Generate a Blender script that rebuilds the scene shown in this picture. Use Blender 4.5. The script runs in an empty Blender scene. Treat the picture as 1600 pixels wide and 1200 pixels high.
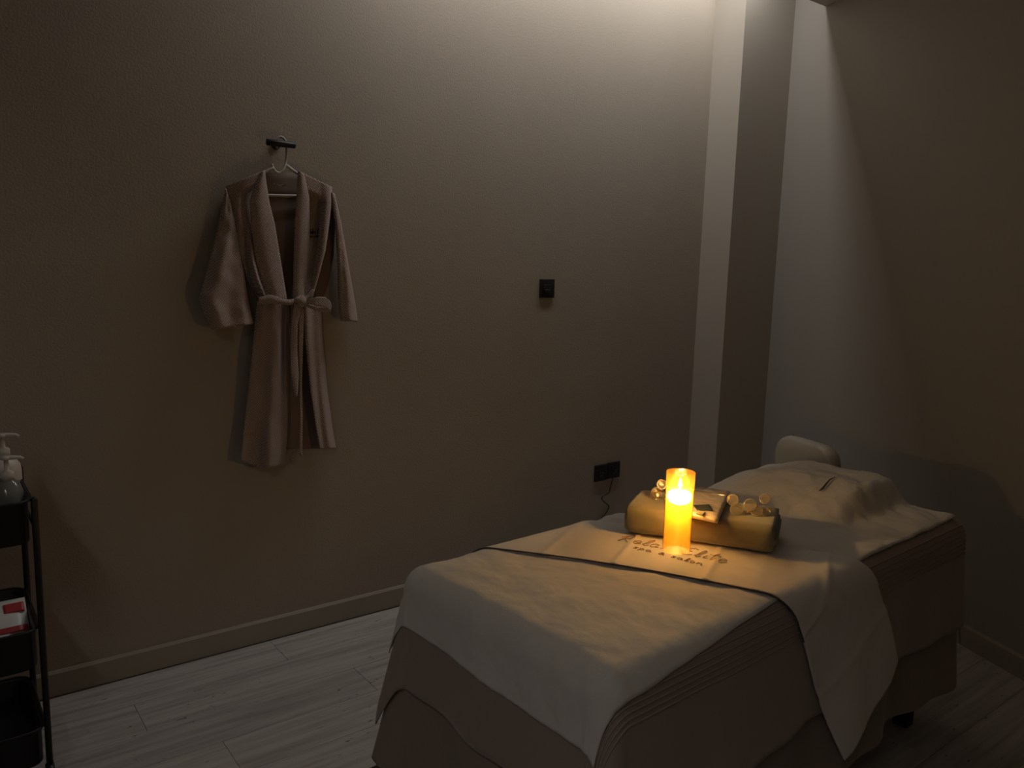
import bpy, bmesh, math, random
from mathutils import Vector, Matrix, noise
random.seed(7)
S = bpy.context.scene
C = bpy.context.collection
PI = math.pi

# ------------------------------------------------------------------ camera
H = 1.45                                   # lens height above the floor
F_PX, YAW, PITCH, ROLL = 1244.5, 0.65409, 0.14564, 0.02868
fw = Vector((math.sin(YAW)*math.cos(PITCH), math.cos(YAW)*math.cos(PITCH), -math.sin(PITCH)))
r0 = Vector((math.cos(YAW), -math.sin(YAW), 0)); u0 = r0.cross(fw)
rt = r0*math.cos(ROLL)+u0*math.sin(ROLL); up = -r0*math.sin(ROLL)+u0*math.cos(ROLL)
cd = bpy.data.cameras.new('camera'); cam = bpy.data.objects.new('camera', cd); C.objects.link(cam)
cd.sensor_fit = 'HORIZONTAL'; cd.sensor_width = 36; cd.lens = 36*F_PX/1600; cd.clip_start = .02
m = Matrix((rt, up, -fw)).transposed().to_4x4(); m.translation = (0, 0, H); cam.matrix_world = m
S.camera = cam

# ------------------------------------------------------------------ world, exposure
w = bpy.data.worlds.new('world'); S.world = w; w.use_nodes = True
w.node_tree.nodes['Background'].inputs[0].default_value = (.02, .018, .016, 1)
w.node_tree.nodes['Background'].inputs[1].default_value = 0.0
S.view_settings.view_transform = 'Standard'; S.view_settings.look = 'None'
S.view_settings.gamma = 1; S.view_settings.use_curve_mapping = False
S.view_settings.exposure = 0.0
COVE_W, COVE_TILT, LEFT_FILL_W, CANDLE_W = 17.0, 40, 8.5, 10.5

# ------------------------------------------------------------------ helpers
def ray(x, y): return fw*F_PX + rt*(x-800) + up*(600-y)
def at_y(px, Y): d = ray(*px); return d*(Y/d.y) + Vector((0, 0, H))
def at_z(px, z): d = ray(*px); return d*((z-H)/d.z) + Vector((0, 0, H))
def tag(o, label=None, cat=None, group=None, kind=None):
    for k, v in (('label', label), ('category', cat), ('group', group), ('kind', kind)):
        if v: o[k] = v
    return o
def empty(name, loc, label=None, cat=None, group=None, rz=0):
    o = bpy.data.objects.new(name, None); C.objects.link(o); o.location = loc; o.rotation_euler.z = rz
    o.empty_display_size = .05
    return tag(o, label, cat, group)
def world_mat(o):
    mt = Matrix.Translation(o.location) @ o.rotation_euler.to_matrix().to_4x4()
    return world_mat(o.parent) @ mt if o.parent else mt
def link(name, me, mat, parent=None):
    o = bpy.data.objects.new(name, me); C.objects.link(o)
    if mat and not me.materials: me.materials.append(mat)
    if parent: o.parent = parent
    return o
def mesh(name, vs, fs, mat, parent=None, smooth=True, world=True):
    """vs in world space when world=True: moved into the parent's space"""
    vs = [Vector(v) for v in vs]
    off = None
    if parent and world:
        inv = world_mat(parent).inverted(); vs = [inv @ v for v in vs]
    elif not parent:
        c = sum(vs, Vector())/len(vs); off = Vector((c.x, c.y, min(v.z for v in vs))); vs = [v-off for v in vs]
    me = bpy.data.meshes.new(name); me.from_pydata(vs, [], fs); me.update()
    bm = bmesh.new(); bm.from_mesh(me); bmesh.ops.recalc_face_normals(bm, faces=bm.faces); bm.to_mesh(me); bm.free()
    if smooth:
        for p in me.polygons: p.use_smooth = True
    o = link(name, me, mat, parent)
    if off: o.location = off
    return o
def box_geo(c, s, rz=0, bev=0, seg=2):
    bm = bmesh.new(); bmesh.ops.create_cube(bm, size=1)
    bmesh.ops.scale(bm, vec=s, verts=bm.verts)
    if bev: bmesh.ops.bevel(bm, geom=bm.edges[:], offset=bev, segments=seg, profile=.5, affect='EDGES')
    bmesh.ops.rotate(bm, matrix=Matrix.Rotation(rz, 3, 'Z'), verts=bm.verts)
    bmesh.ops.translate(bm, vec=c, verts=bm.verts)
    bm.verts.index_update()
    r = [v.co.copy() for v in bm.verts], [[v.index for v in f.verts] for f in bm.faces]
    bm.free(); return r
def box(name, c, s, mat, parent=None, rz=0, bev=0, seg=2, world=True, smooth=None):
    v, f = box_geo(c, s, rz, bev, seg)
    return mesh(name, v, f, mat, parent, smooth=bool(bev) if smooth is None else smooth, world=world)
def merge(parts):
    vs, fs = [], []
    for v, f in parts:
        n = len(vs); vs += list(v); fs += [[i+n for i in q] for q in f]
    return vs, fs
def tube_geo(pts, r, n=10, cap=True):
    pts = [Vector(p) for p in pts]; rs = r if isinstance(r, (list, tuple)) else [r]*len(pts)
    vs, fs = [], []; prev = None
    for i, p in enumerate(pts):
        t = (pts[min(i+1, len(pts)-1)]-pts[max(i-1, 0)]).normalized()
        if prev is None:
            a = Vector((0, 0, 1)) if abs(t.z) < .9 else Vector((1, 0, 0)); n1 = t.cross(a).normalized()
        else: n1 = (prev - t*prev.dot(t)).normalized()
        prev = n1; n2 = t.cross(n1)
        for k in range(n):
            an = 2*PI*k/n; vs.append(p+(n1*math.cos(an)+n2*math.sin(an))*rs[i])
    for i in range(len(pts)-1):
        for k in range(n):
            fs.append([i*n+k, i*n+(k+1) % n, (i+1)*n+(k+1) % n, (i+1)*n+k])
    if cap: fs.append(list(range(n))[::-1]); fs.append([(len(pts)-1)*n+k for k in range(n)])
    return vs, fs
def lathe_geo(c, prof, n=32, cap=True):
    c = Vector(c); vs, fs = [], []
    for (r, z) in prof:
        for k in range(n): vs.append(c+Vector((r*math.cos(2*PI*k/n), r*math.sin(2*PI*k/n), z)))
    for i in range(len(prof)-1):
        for k in range(n): fs.append([i*n+k, i*n+(k+1) % n, (i+1)*n+(k+1) % n, (i+1)*n+k])
    if cap: fs.append(list(range(n))[::-1]); fs.append([(len(prof)-1)*n+k for k in range(n)])
    return vs, fs
def smooth_line(pts, n=8):
    pts = [Vector(p) for p in pts]; out = []
    for i in range(len(pts)-1):
        p0, p1, p2, p3 = pts[max(i-1, 0)], pts[i], pts[i+1], pts[min(i+2, len(pts)-1)]
        for k in range(n):
            t = k/n
            out.append(.5*((2*p1)+(p2-p0)*t+(2*p0-5*p1+4*p2-p3)*t*t+(3*p1-p0-3*p2+p3)*t**3))
    return out+[pts[-1]]
def sample(pts, t):
    """point at fraction t of a polyline's length"""
    pts = [Vector(p) for p in pts]; L = [(b-a).length for a, b in zip(pts, pts[1:])]; d = t*sum(L)
    for (a, b), l in zip(zip(pts, pts[1:]), L):
        if d <= l: return a.lerp(b, d/max(l, 1e-9))
        d -= l
    return pts[-1]

# ------------------------------------------------------------------ materials
def mat(name, col, rough=.7, metal=0, bump=None, vary=None, spec=.5, sheen=0, trans=0, **kw):
    """bump: (scale, strength, distance, detail); vary: (scale, colour2, amount)"""
    M = bpy.data.materials.new(name); M.use_nodes = True; nt = M.node_tree; N = nt.nodes; b = N['Principled BSDF']
    b.inputs['Base Color'].default_value = (*col, 1); b.inputs['Roughness'].default_value = rough
    b.inputs['Metallic'].default_value = metal; b.inputs['Specular IOR Level'].default_value = spec
    if sheen: b.inputs['Sheen Weight'].default_value = sheen
    if trans: b.inputs['Transmission Weight'].default_value = trans
    tc = N.new('ShaderNodeTexCoord')
    if bump:
        n = N.new('ShaderNodeTexNoise'); n.inputs['Scale'].default_value = bump[0]; n.inputs['Detail'].default_value = bump[3] if len(bump) > 3 else 3
        nt.links.new(tc.outputs['Object'], n.inputs['Vector'])
        bp = N.new('ShaderNodeBump'); bp.inputs['Strength'].default_value = bump[1]; bp.inputs['Distance'].default_value = bump[2]
        nt.links.new(n.outputs['Fac'], bp.inputs['Height']); nt.links.new(bp.outputs['Normal'], b.inputs['Normal'])
    if vary:
        n = N.new('ShaderNodeTexNoise'); n.inputs['Scale'].default_value = vary[0]; n.inputs['Detail'].default_value = 4
        nt.links.new(tc.outputs['Object'], n.inputs['Vector'])
        mx = N.new('ShaderNodeMix'); mx.data_type = 'RGBA'
        mx.inputs[6].default_value = (*col, 1); mx.inputs[7].default_value = (*vary[1], 1)
        rp = N.new('ShaderNodeMapRange'); rp.inputs[1].default_value = .35; rp.inputs[2].default_value = .7; rp.inputs[4].default_value = vary[2]
        nt.links.new(n.outputs['Fac'], rp.inputs[0]); nt.links.new(rp.outputs[0], mx.inputs[0]); nt.links.new(mx.outputs[2], b.inputs['Base Color'])
    return M
def waffle_mat(name, col, col2, cell, strength=.6, ax=('X', 'Z'), rot=PI/4):
    """woven cell cloth: a grid of small pits, in colour and relief"""
    M = mat(name, col, .9, sheen=.3); nt = M.node_tree; N = nt.nodes; b = N['Principled BSDF']
    tc = N.new('ShaderNodeTexCoord'); mp = N.new('ShaderNodeMapping'); mp.inputs['Rotation'].default_value = (0, rot, 0)
    nt.links.new(tc.outputs['Object'], mp.inputs['Vector'])
    sp = N.new('ShaderNodeSeparateXYZ'); nt.links.new(mp.outputs[0], sp.inputs[0])
    outs = []
    for a in ax:
        mu = N.new('ShaderNodeMath'); mu.operation = 'MULTIPLY'; mu.inputs[1].default_value = PI/cell; nt.links.new(sp.outputs[a], mu.inputs[0])
        si = N.new('ShaderNodeMath'); si.operation = 'SINE'; nt.links.new(mu.outputs[0], si.inputs[0])
        ab = N.new('ShaderNodeMath'); ab.operation = 'ABSOLUTE'; nt.links.new(si.outputs[0], ab.inputs[0]); outs.append(ab)
    pr = N.new('ShaderNodeMath'); pr.operation = 'MULTIPLY'; nt.links.new(outs[0].outputs[0], pr.inputs[0]); nt.links.new(outs[1].outputs[0], pr.inputs[1])
    mx = N.new('ShaderNodeMix'); mx.data_type = 'RGBA'; mx.inputs[6].default_value = (*col, 1); mx.inputs[7].default_value = (*col2, 1)
    nt.links.new(pr.outputs[0], mx.inputs[0]); nt.links.new(mx.outputs[2], b.inputs['Base Color'])
    bp = N.new('ShaderNodeBump'); bp.invert = True; bp.inputs['Strength'].default_value = strength; bp.inputs['Distance'].default_value = .002
    nt.links.new(pr.outputs[0], bp.inputs['Height']); nt.links.new(bp.outputs['Normal'], b.inputs['Normal'])
    return M
def emit_mat(name, col, st):
    M = bpy.data.materials.new(name); M.use_nodes = True; nt = M.node_tree; nt.nodes.clear()
    e = nt.nodes.new('ShaderNodeEmission'); e.inputs[0].default_value = (*col, 1); e.inputs[1].default_value = st
    o = nt.nodes.new('ShaderNodeOutputMaterial'); nt.links.new(e.outputs[0], o.inputs[0]); return M
def thin_glass(name, tint, gloss=.12, rough=.05, haze=None):
    """thin clear sheet: lets light straight through and mirrors at a grazing angle"""
    M = bpy.data.materials.new(name); M.use_nodes = True; nt = M.node_tree; nt.nodes.clear(); N = nt.nodes
    t = N.new('ShaderNodeBsdfTransparent'); t.inputs[0].default_value = (*tint, 1)
    g = N.new('ShaderNodeBsdfGlossy'); g.inputs['Roughness'].default_value = rough
    lw = N.new('ShaderNodeLayerWeight'); lw.inputs[0].default_value = .25
    mr = N.new('ShaderNodeMapRange'); mr.inputs[3].default_value = gloss*.3; mr.inputs[4].default_value = gloss*4
    nt.links.new(lw.outputs['Facing'], mr.inputs[0])
    mx = N.new('ShaderNodeMixShader'); nt.links.new(mr.outputs[0], mx.inputs[0]); nt.links.new(t.outputs[0], mx.inputs[1]); nt.links.new(g.outputs[0], mx.inputs[2])
    out = mx
    if haze:
        d = N.new('ShaderNodeBsdfDiffuse'); d.inputs[0].default_value = (*haze[1], 1); tl = N.new('ShaderNodeBsdfTranslucent'); tl.inputs[0].default_value = (*haze[1], 1)
        a = N.new('ShaderNodeMixShader'); a.inputs[0].default_value = .5; nt.links.new(d.outputs[0], a.inputs[1]); nt.links.new(tl.outputs[0], a.inputs[2])
        out = N.new('ShaderNodeMixShader'); out.inputs[0].default_value = haze[0]; nt.links.new(mx.outputs[0], out.inputs[1]); nt.links.new(a.outputs[0], out.inputs[2])
    o = N.new('ShaderNodeOutputMaterial'); nt.links.new(out.outputs[0], o.inputs[0]); return M

M = {}
M['wall'] = mat('plaster_taupe', (.39, .342, .282), .85, bump=(140, .25, .004, 4), vary=(2.2, (.35, .306, .25), .5), spec=.25)
M['wall_smooth'] = mat('paint_taupe', (.345, .32, .285), .8, bump=(160, .12, .002), spec=.3)
M['column'] = mat('column_paint', (.41, .37, .315), .8, bump=(160, .12, .002), spec=.3)
M['ceil'] = mat('paint_ceiling', (.55, .52, .47), .9)
M['base'] = mat('baseboard_paint', (.36, .32, .26), .6, vary=(5, (.30, .26, .21), .5))
def floor_mat():
    Mt = mat('washed_oak', (.50, .48, .45), .62, spec=.4); nt = Mt.node_tree; N = nt.nodes; b = N['Principled BSDF']
    tc = N.new('ShaderNodeTexCoord'); oi = N.new('ShaderNodeObjectInfo')
    ad = N.new('ShaderNodeVectorMath'); ad.operation = 'MULTIPLY_ADD'; ad.inputs[1].default_value = (1, 1, 1)
    sc = N.new('ShaderNodeVectorMath'); sc.operation = 'SCALE'; sc.inputs[3].default_value = 37
    nt.links.new(oi.outputs['Random'], sc.inputs[0]); nt.links.new(tc.outputs['Object'], ad.inputs[0]); nt.links.new(sc.outputs[0], ad.inputs[2])
    mp = N.new('ShaderNodeMapping'); mp.inputs['Scale'].default_value = (1.6, 26, 1); nt.links.new(ad.outputs[0], mp.inputs[0])
    n1 = N.new('ShaderNodeTexNoise'); n1.inputs['Scale'].default_value = 1.6; n1.inputs['Detail'].default_value = 7; nt.links.new(mp.outputs[0], n1.inputs['Vector'])
    cr = N.new('ShaderNodeValToRGB'); e = cr.color_ramp.elements
    e[0].position = .3; e[0].color = (.34, .305, .28, 1); e[1].position = .62; e[1].color = (.50, .465, .435, 1); nt.links.new(n1.outputs['Fac'], cr.inputs[0])
    mp2 = N.new('ShaderNodeMapping'); mp2.inputs['Scale'].default_value = (9, 34, 1); nt.links.new(ad.outputs[0], mp2.inputs[0])
    v = N.new('ShaderNodeTexNoise'); v.inputs['Scale'].default_value = 3.2; v.inputs['Detail'].default_value = 2; nt.links.new(mp2.outputs[0], v.inputs['Vector'])
    r2 = N.new('ShaderNodeValToRGB'); e = r2.color_ramp.elements; e[0].position = .70; e[0].color = (0, 0, 0, 1); e[1].position = .74; e[1].color = (1, 1, 1, 1); nt.links.new(v.outputs['Fac'], r2.inputs[0])
    mx = N.new('ShaderNodeMix'); mx.data_type = 'RGBA'; mx.inputs[7].default_value = (.13, .11, .10, 1)
    nt.links.new(r2.outputs[0], mx.inputs[0]); nt.links.new(cr.outputs[0], mx.inputs[6])
    hs = N.new('ShaderNodeHueSaturation'); mr = N.new('ShaderNodeMapRange'); mr.inputs[3].default_value = .9; mr.inputs[4].default_value = 1.06
    nt.links.new(oi.outputs['Random'], mr.inputs[0]); nt.links.new(mr.outputs[0], hs.inputs['Value']); nt.links.new(mx.outputs[2], hs.inputs['Color'])
    nt.links.new(hs.outputs[0], b.inputs['Base Color'])
    return Mt
M['plank'] = floor_mat()
M['screed'] = mat('floor_joint', (.25, .235, .22), .9)
M['white_cloth'] = mat('white_cotton', (.80, .78, .755), .85, bump=(9, .35, .02, 5), sheen=.2)
M['white_runner'] = mat('white_runner_cotton', (.82, .79, .76), .85, bump=(7, .3, .018, 4), sheen=.2)
M['sheet'] = mat('white_sheet_fleece', (.74, .70, .66), .9, bump=(6, .7, .03, 5), sheen=.3)
M['blanket'] = mat('taupe_blanket', (.38, .31, .265), .92, bump=(60, .3, .002), sheen=.3, vary=(3, (.34, .275, .235), .5))
M['cover'] = mat('brown_bed_cover', (.30, .24, .20), .92, bump=(5, .3, .02), sheen=.2)
M['stitch'] = mat('blanket_rib', (.41, .34, .29), .9)
M['trim'] = mat('grey_piping', (.10, .085, .075), .9)
M['ink'] = mat('brown_print', (.42, .27, .22), .8)
M['ink2'] = mat('dark_print', (.30, .19, .10), .8)
M['towel'] = mat('khaki_towel', (.235, .22, .155), .95, bump=(420, .5, .002, 2), sheen=.4, vary=(10, (.20, .185, .13), .6))
M['robe'] = waffle_mat('taupe_waffle', (.47, .37, .325), (.20, .14, .115), .0068, .9)
M['robe_in'] = mat('robe_inside', (.20, .145, .12), .95, sheen=.2)  # same fabric, darkened: the shade inside the robe is put into the colour
M['robe_ink'] = mat('embroidery', (.035, .025, .02), .9)
M['black'] = mat('black_plastic', (.012, .012, .012), .45)
M['black_metal'] = mat('black_metal', (.02, .019, .018), .45, metal=.3)
M['hanger'] = mat('white_hanger', (.50, .48, .44), .4)
M['cream'] = mat('cream_vinyl', (.52, .48, .40), .38, bump=(14, .25, .006))
M['chrome'] = mat('chrome', (.75, .74, .72), .18, metal=1)
M['gold'] = mat('gold_wire', (.75, .56, .32), .25, metal=1)
M['pump'] = mat('white_pump', (.60, .58, .52), .4)
M['bottle_white'] = mat('white_bottle', (.62, .56, .52), .45)
M['bottle_clear'] = mat('clear_bottle', (.40, .40, .38), .12, spec=.6, trans=.55)
M['cart'] = mat('black_cart', (.012, .012, .012), .5, metal=.2)
M['pack_w'] = mat('white_film', (.62, .60, .58), .35)
M['pack_r'] = mat('red_print', (.38, .035, .04), .4)
M['pack_d'] = mat('dark_seal', (.03, .04, .04), .4)
M['yellow'] = mat('yellow_pack', (.55, .42, .14), .4)
M['film'] = mat('clear_pouch', (.62, .54, .44), .22, spec=.7, bump=(40, .6, .006))
M['leaf'] = thin_glass('translucent_disc', (.92, .86, .74), .2, .12, haze=(.13, (.85, .74, .55)))
M['leaf_rim'] = thin_glass('disc_rim', (.9, .85, .75), .4, .1, haze=(.5, (.9, .8, .62)))
M['glass'] = thin_glass('candle_glass', (1, .90, .66), .1, .04, haze=(.03, (1, .50, .06)))
M['bulb'] = emit_mat('led_core', (1, .84, .52), 60)
M['flame'] = emit_mat('flame_glow', (1, .72, .25), 26)
def wax_mat():
    Mt = bpy.data.materials.new('amber_wax'); Mt.use_nodes = True; nt = Mt.node_tree; nt.nodes.clear(); N = nt.nodes
    d = N.new('ShaderNodeBsdfDiffuse'); d.inputs[0].default_value = (.80, .46, .06, 1)
    t = N.new('ShaderNodeBsdfTranslucent'); t.inputs[0].default_value = (.97, .47, .02, 1)
    mx = N.new('ShaderNodeMixShader'); mx.inputs[0].default_value = .8
    nt.links.new(d.outputs[0], mx.inputs[1]); nt.links.new(t.outputs[0], mx.inputs[2])
    tr = N.new('ShaderNodeBsdfTransparent'); tr.inputs[0].default_value = (1, .93, .8, 1)
    m2 = N.new('ShaderNodeMixShader'); m2.inputs[0].default_value = .30
    nt.links.new(mx.outputs[0], m2.inputs[1]); nt.links.new(tr.outputs[0], m2.inputs[2])
    o = N.new('ShaderNodeOutputMaterial'); nt.links.new(m2.outputs[0], o.inputs[0]); return Mt
M['wax'] = wax_mat()

# ------------------------------------------------------------------ the room
WY = 2.863                                  # back wall plane
TH = math.radians(68); WR0 = Vector((3.287, 1.2325)); WD = Vector((math.cos(TH), math.sin(TH)))   # right wall stands at a slant
def right_x(y): return WR0.x+(y-WR0.y)*WD.x/WD.y
CZ, CE, UZ = 2.784, 2.43, 3.34              # dropped ceiling, its open edge, soffit above the light slot
XL, YF = -1.3, -1.3; CL_ = XL+.43
def struct(o): o['kind'] = 'structure'; return o
def prism(name, poly, z0, z1, mt, parent=None):
    n = len(poly); vs = [(*p, z0) for p in poly]+[(*p, z1) for p in poly]
    fs = [list(range(n))[::-1], [n+i for i in range(n)]]+[[i, (i+1) % n, n+(i+1) % n, n+i] for i in range(n)]
    return mesh(name, vs, fs, mt, parent, smooth=False)
XB = right_x(WY)
struct(prism('wall_back', [(XL-.1, WY), (XB+.1, WY), (XB+.1, WY+.1), (XL-.1, WY+.1)], -.05, UZ+.1, M['wall']))
nrm = Vector((WD.y, -WD.x))*.1
A = Vector((right_x(YF-.1), YF-.1)); B = Vector((right_x(WY+.1), WY+.1))
struct(prism('wall_right', [A, A+nrm, B+nrm, B], -.05, UZ+.1, M['wall_smooth']))
struct(prism('wall_left', [(XL-.1, YF-.1), (XL, YF-.1), (XL, WY+.1), (XL-.1, WY+.1)], -.05, UZ+.1, M['wall']))
struct(prism('wall_front', [(XL, YF-.1), (right_x(YF), YF-.1), (right_x(YF), YF), (XL, YF)], -.05, UZ+.1, M['wall']))
CX, CY = 3.455, 2.672
struct(prism('wall_column', [(CX, CY), (right_x(CY)+.02, CY), (right_x(WY)+.02, WY), (CX, WY)], 0, UZ, M['column']))
struct(prism('ceiling', [(CL_, YF), (right_x(YF), YF), (right_x(CE), CE), (CL_, CE)], CZ, CZ+.05, M['ceil']))
struct(prism('ceiling_recess', [(XL-.1, YF-.1), (right_x(YF)+.1, YF-.1), (right_x(WY)+.1, WY+.1), (XL-.1, WY+.1)], UZ, UZ+.06, M['ceil']))
floor = struct(prism('floor', [(XL-.1, YF-.1), (right_x(YF-.1)+.1, YF-.1), (right_x(WY)+.2, WY+.1), (XL-.1, WY+.1)], -.06, -.006, M['screed']))
PW, PL = .185, 1.22
v, f = box_geo((0, 0, -.004), (PL-.0012, PW-.0012, .008), 0, .0006, 1)
pm = bpy.data.meshes.new('plank'); pm.from_pydata(v, [], f); pm.materials.append(M['plank'])
row = 0; y = WY-.02-PW/2; finv = world_mat(floor).inverted()
while y > YF-.1:
    x = XL-.1+PL/2-(row*.43 % 1)*PL
    while x-PL/2 < right_x(y)+.05:
        if x+PL/2 > XL:
            o = link('plank', pm, None, floor); o.location = finv @ Vector((x, y, 0))
        x += PL
    y -= PW; row += 1
BH = .086
def baseboard(name, p, q, inward):
    p, q = Vector(p), Vector(q); i = Vector(inward).normalized()
    prof = [(0, 0), (.014, 0), (.014, BH-.008), (.008, BH), (0, BH)]
    vs = [Vector((*(e+i*a), z)) for e in (p, q) for a, z in prof]; n = len(prof)
    fs = [[k, (k+1) % n, n+(k+1) % n, n+k] for k in range(n)]+[list(range(n)), [n+k for k in range(n)][::-1]]
    return struct(mesh(name, vs, fs, M['base'], smooth=False))
baseboard('baseboard_back', (XL, WY), (CX, WY), (0, -1))
baseboard('baseboard_column', (CX, CY), (right_x(CY), CY), (0, -1))
baseboard('baseboard_right', (right_x(YF), YF), (right_x(CY), CY), (-WD.y, WD.x))
baseboard('baseboard_left', (XL, YF), (XL, WY), (1, 0))
baseboard('baseboard_front', (XL, YF), (right_x(YF), YF), (0, 1))

# LED strip high behind the dropped ceiling's open edge, plus an added left fill
def lamp(name, kind, loc, W, col, size):
    l = bpy.data.lights.new(name, kind); l.energy = W; l.color = col; l.shadow_soft_size = size
    o = bpy.data.objects.new(name, l); C.objects.link(o); o.location = loc; return o
def strip(label, p, q, W, rz, tilt):
    p, q = Vector(p), Vector(q); c = (p+q)/2; L = (q-p).length
    e = empty('cove_strip', c, label, 'lamp', 'strips in the ceiling slot')
    mesh('strip_profile', *box_geo(c+Vector((0, 0, .022)), (L, .05, .02), rz, .004), M['pump'], e)
    for k in range(int(L/.6)+1): mesh('strip_clip', *box_geo(p+(q-p).normalized()*min(.05+.6*k, L-.02)+Vector((0, 0, (UZ-c.z+.03)/2)), (.012, .012, UZ-c.z-.03), rz), M['pump'], e)
    o = lamp('strip_light', 'AREA', c, W, (1, .975, .955), .05)
    o.data.shape = 'RECTANGLE'; o.data.size = L; o.data.size_y = .16
    o.rotation_euler = (math.radians(tilt), 0, rz)
SZ, SY = 3.10, CE+.10
strip('led strip hidden in the ceiling slot along the back wall', (1.4, SY, SZ), (right_x(SY)-.30, SY, SZ), COVE_W, 0, COVE_TILT)
strip('led strip hidden in the ceiling slot along the left wall', (CL_-.20, YF+.1, 2.97), (CL_-.20, .3, 2.97), LEFT_FILL_W, PI/2, 0)  # unseen strip and its slot, added as soft fill for the bed

# ------------------------------------------------------------------ massage bed and its cloths
BO = Vector((.975, .952, 0)); PHI = math.radians(3); E1 = Vector((math.cos(PHI), math.sin(PHI), 0)); E2 = Vector((-math.sin(PHI), math.cos(PHI), 0))
BL, BW, BZ, BR = 1.66, .705, .70, .05
def sstep(x, a, b): t = min(1, max(0, (x-a)/(b-a))); return t*t*(3-2*t)
def bump_h(x, y):
    """the pillow under the sheet at the head end"""
    px_ = sstep(x, 1.12, 1.40)*(1-sstep(x, 1.60, 1.68))
    py_ = sstep(y, .17, .245)*(1-sstep(y, .50, .72)*.55)
    crown = .012*math.sin(PI*min(1, max(0, y/BW)))
    return .073*px_*py_ + crown
def drape(a, b, off=0, lmax=9, wave=0, flare=.06, wseed=.4, bumpk=1):
    q = Vector((min(max(a, BR), BL-BR), min(max(b, BR), BW-BR))); e = Vector((a, b))-q; l = e.length
    n = e/l if l > 1e-9 else Vector((0, 0)); l0 = BR*PI/2
    ll = min(l, lmax)
    if ll < l0:
        th = ll/BR; out = BR*math.sin(th); dz = BR*(1-math.cos(th)); nx, nz = math.sin(th), math.cos(th)
    else:
        h = ll-l0; out = BR+(flare+.22*max(0, -n.x)*max(0, n.y)+.10*abs(n.x*n.y))*h; dz = BR+h; nx, nz = 1, 0
        if wave:
            s = (q.x+q.y)*9+math.atan2(n.y, n.x)*2.3 if n.length else 0
            out += wave*h*(math.sin(s*1.3+wseed)+.5*math.sin(s*2.9+1.7*wseed))
    p = q+n*(out+nx*off); z = BZ-dz+nz*off+(bump_h(p.x, p.y)*bumpk if dz < BR else bump_h(p.x, p.y)*bumpk*max(0, 1-(dz-BR)/.1))
    W_ = BO+E1*p.x+E2*p.y; return Vector((W_.x, W_.y, z))
def cloth(name, quad, nu, nv, mt, off, thick, parent=None, lmax=9, wave=0, seed=0, wrinkle=0, edge=0, bumpk=1, flare=.06, wseed=.4, relief=None):
    """quad: four (a,b) corners on the flat cloth, in bed coordinates, laid over the bed"""
    q = [Vector(c) for c in quad]; vs = []; fs = []
    for i in range(nu+1):
        for j in range(nv+1):
            s, t = i/nu, j/nv
            c = q[0].lerp(q[1], s).lerp(q[3].lerp(q[2], s), t)
            if edge:
                c = c+Vector((noise.noise(Vector((s*5, t*5, seed))), noise.noise(Vector((s*5, t*5, seed+9)))))*edge
            w_ = wrinkle*noise.fractal(Vector((c.x*6, c.y*6, seed)), 1, 2, 4) if wrinkle else 0
            if relief: w_ = abs(w_)+relief(c)
            vs.append(drape(c.x, c.y, off+abs(w_), lmax, wave, flare, wseed, bumpk))
    for i in range(nu):
        for j in range(nv): k = i*(nv+1)+j; fs.append([k, k+nv+1, k+nv+2, k+1])
    o = mesh(name, vs, fs, mt, parent)
    if thick:
        md = o.modifiers.new('thickness', 'SOLIDIFY'); md.thickness = thick; md.offset = -1
    return o
def bed_pt(x, y, z): p = BO+E1*x+E2*y; return Vector((p.x, p.y, z))
bed = empty('massage_bed', bed_pt(BL/2, BW/2, 0), 'long massage bed hidden under white and taupe cloths', 'bed')
mesh('mattress', *box_geo(bed_pt(BL/2, BW/2, BZ-.085), (BL-.05, BW-.05, .13), PHI, .05, 4), M['cream'], bed)
mesh('bed_frame', *box_geo(bed_pt(BL/2, BW/2, BZ-.19), (BL-.16, BW-.14, .07), PHI, .01), M['black_metal'], bed)
for sx in (.10, BL-.10):
    for sy in (.10, BW-.10):
        mesh('leg', *box_geo(bed_pt(sx, sy, .255), (.05, .05, .51), PHI, .006), M['black_metal'], bed)
mesh('base_foot', *box_geo(at_z((583, 1222), .03), (.08, .06, .06), PHI, .012), M['black_metal'], bed)
cover = cloth('bed_cover', [(-.56, -.56), (BL+.56, -.56), (BL+.56, BW+.56), (-.56, BW+.56)], 120, 90, M['cover'], -.016, .003, lmax=.55, wave=.04, wseed=.4)
tag(cover, 'dark brown bed cover hanging lowest, close to the floor', 'bed cover')
blanket = cloth('blanket', [(-.275, -.315), (BL+.20, -.30), (BL+.20, BW+.265), (-.265, BW+.265)], 130, 80, M['blanket'], .004, .004, wave=.04, wseed=.4)
tag(blanket, 'taupe blanket with ribbed border draped over the bed sides', 'blanket')
def draped_line(pts, off, r, n=6, **kw):
    return tube_geo([drape(a, b, off, **kw) for a, b in pts], r, n)
for k in range(7):
    b = .012-.0135*k
    pts = [(-.30+i*(BL+.30)/140, b) for i in range(141)]
    mesh('rib', *draped_line(pts, .0045, .0022, 5, wave=.04, wseed=.4), M['stitch'], blanket)
sheet = cloth('bed_sheet', [(.88, .035), (1.625, .035), (1.64, BW+.12), (.52, BW+.12)], 110, 80, M['sheet'], .009, .003, wrinkle=.014, seed=5, edge=.006)
tag(sheet, 'white sheet over the pillow at the head end of the bed', 'sheet')
pts = [Vector(p).to_2d() for p in ((1.300, .318, 0), (1.318, .317, 0), (1.345, .322, 0), (1.384, .330, 0), (1.428, .336, 0))]
mesh('slit', *tube_geo([drape(p.x, p.y, .0185) for p in pts], [.002, .0035, .003, .002, .001], 6), M['trim'], sheet)
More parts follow.
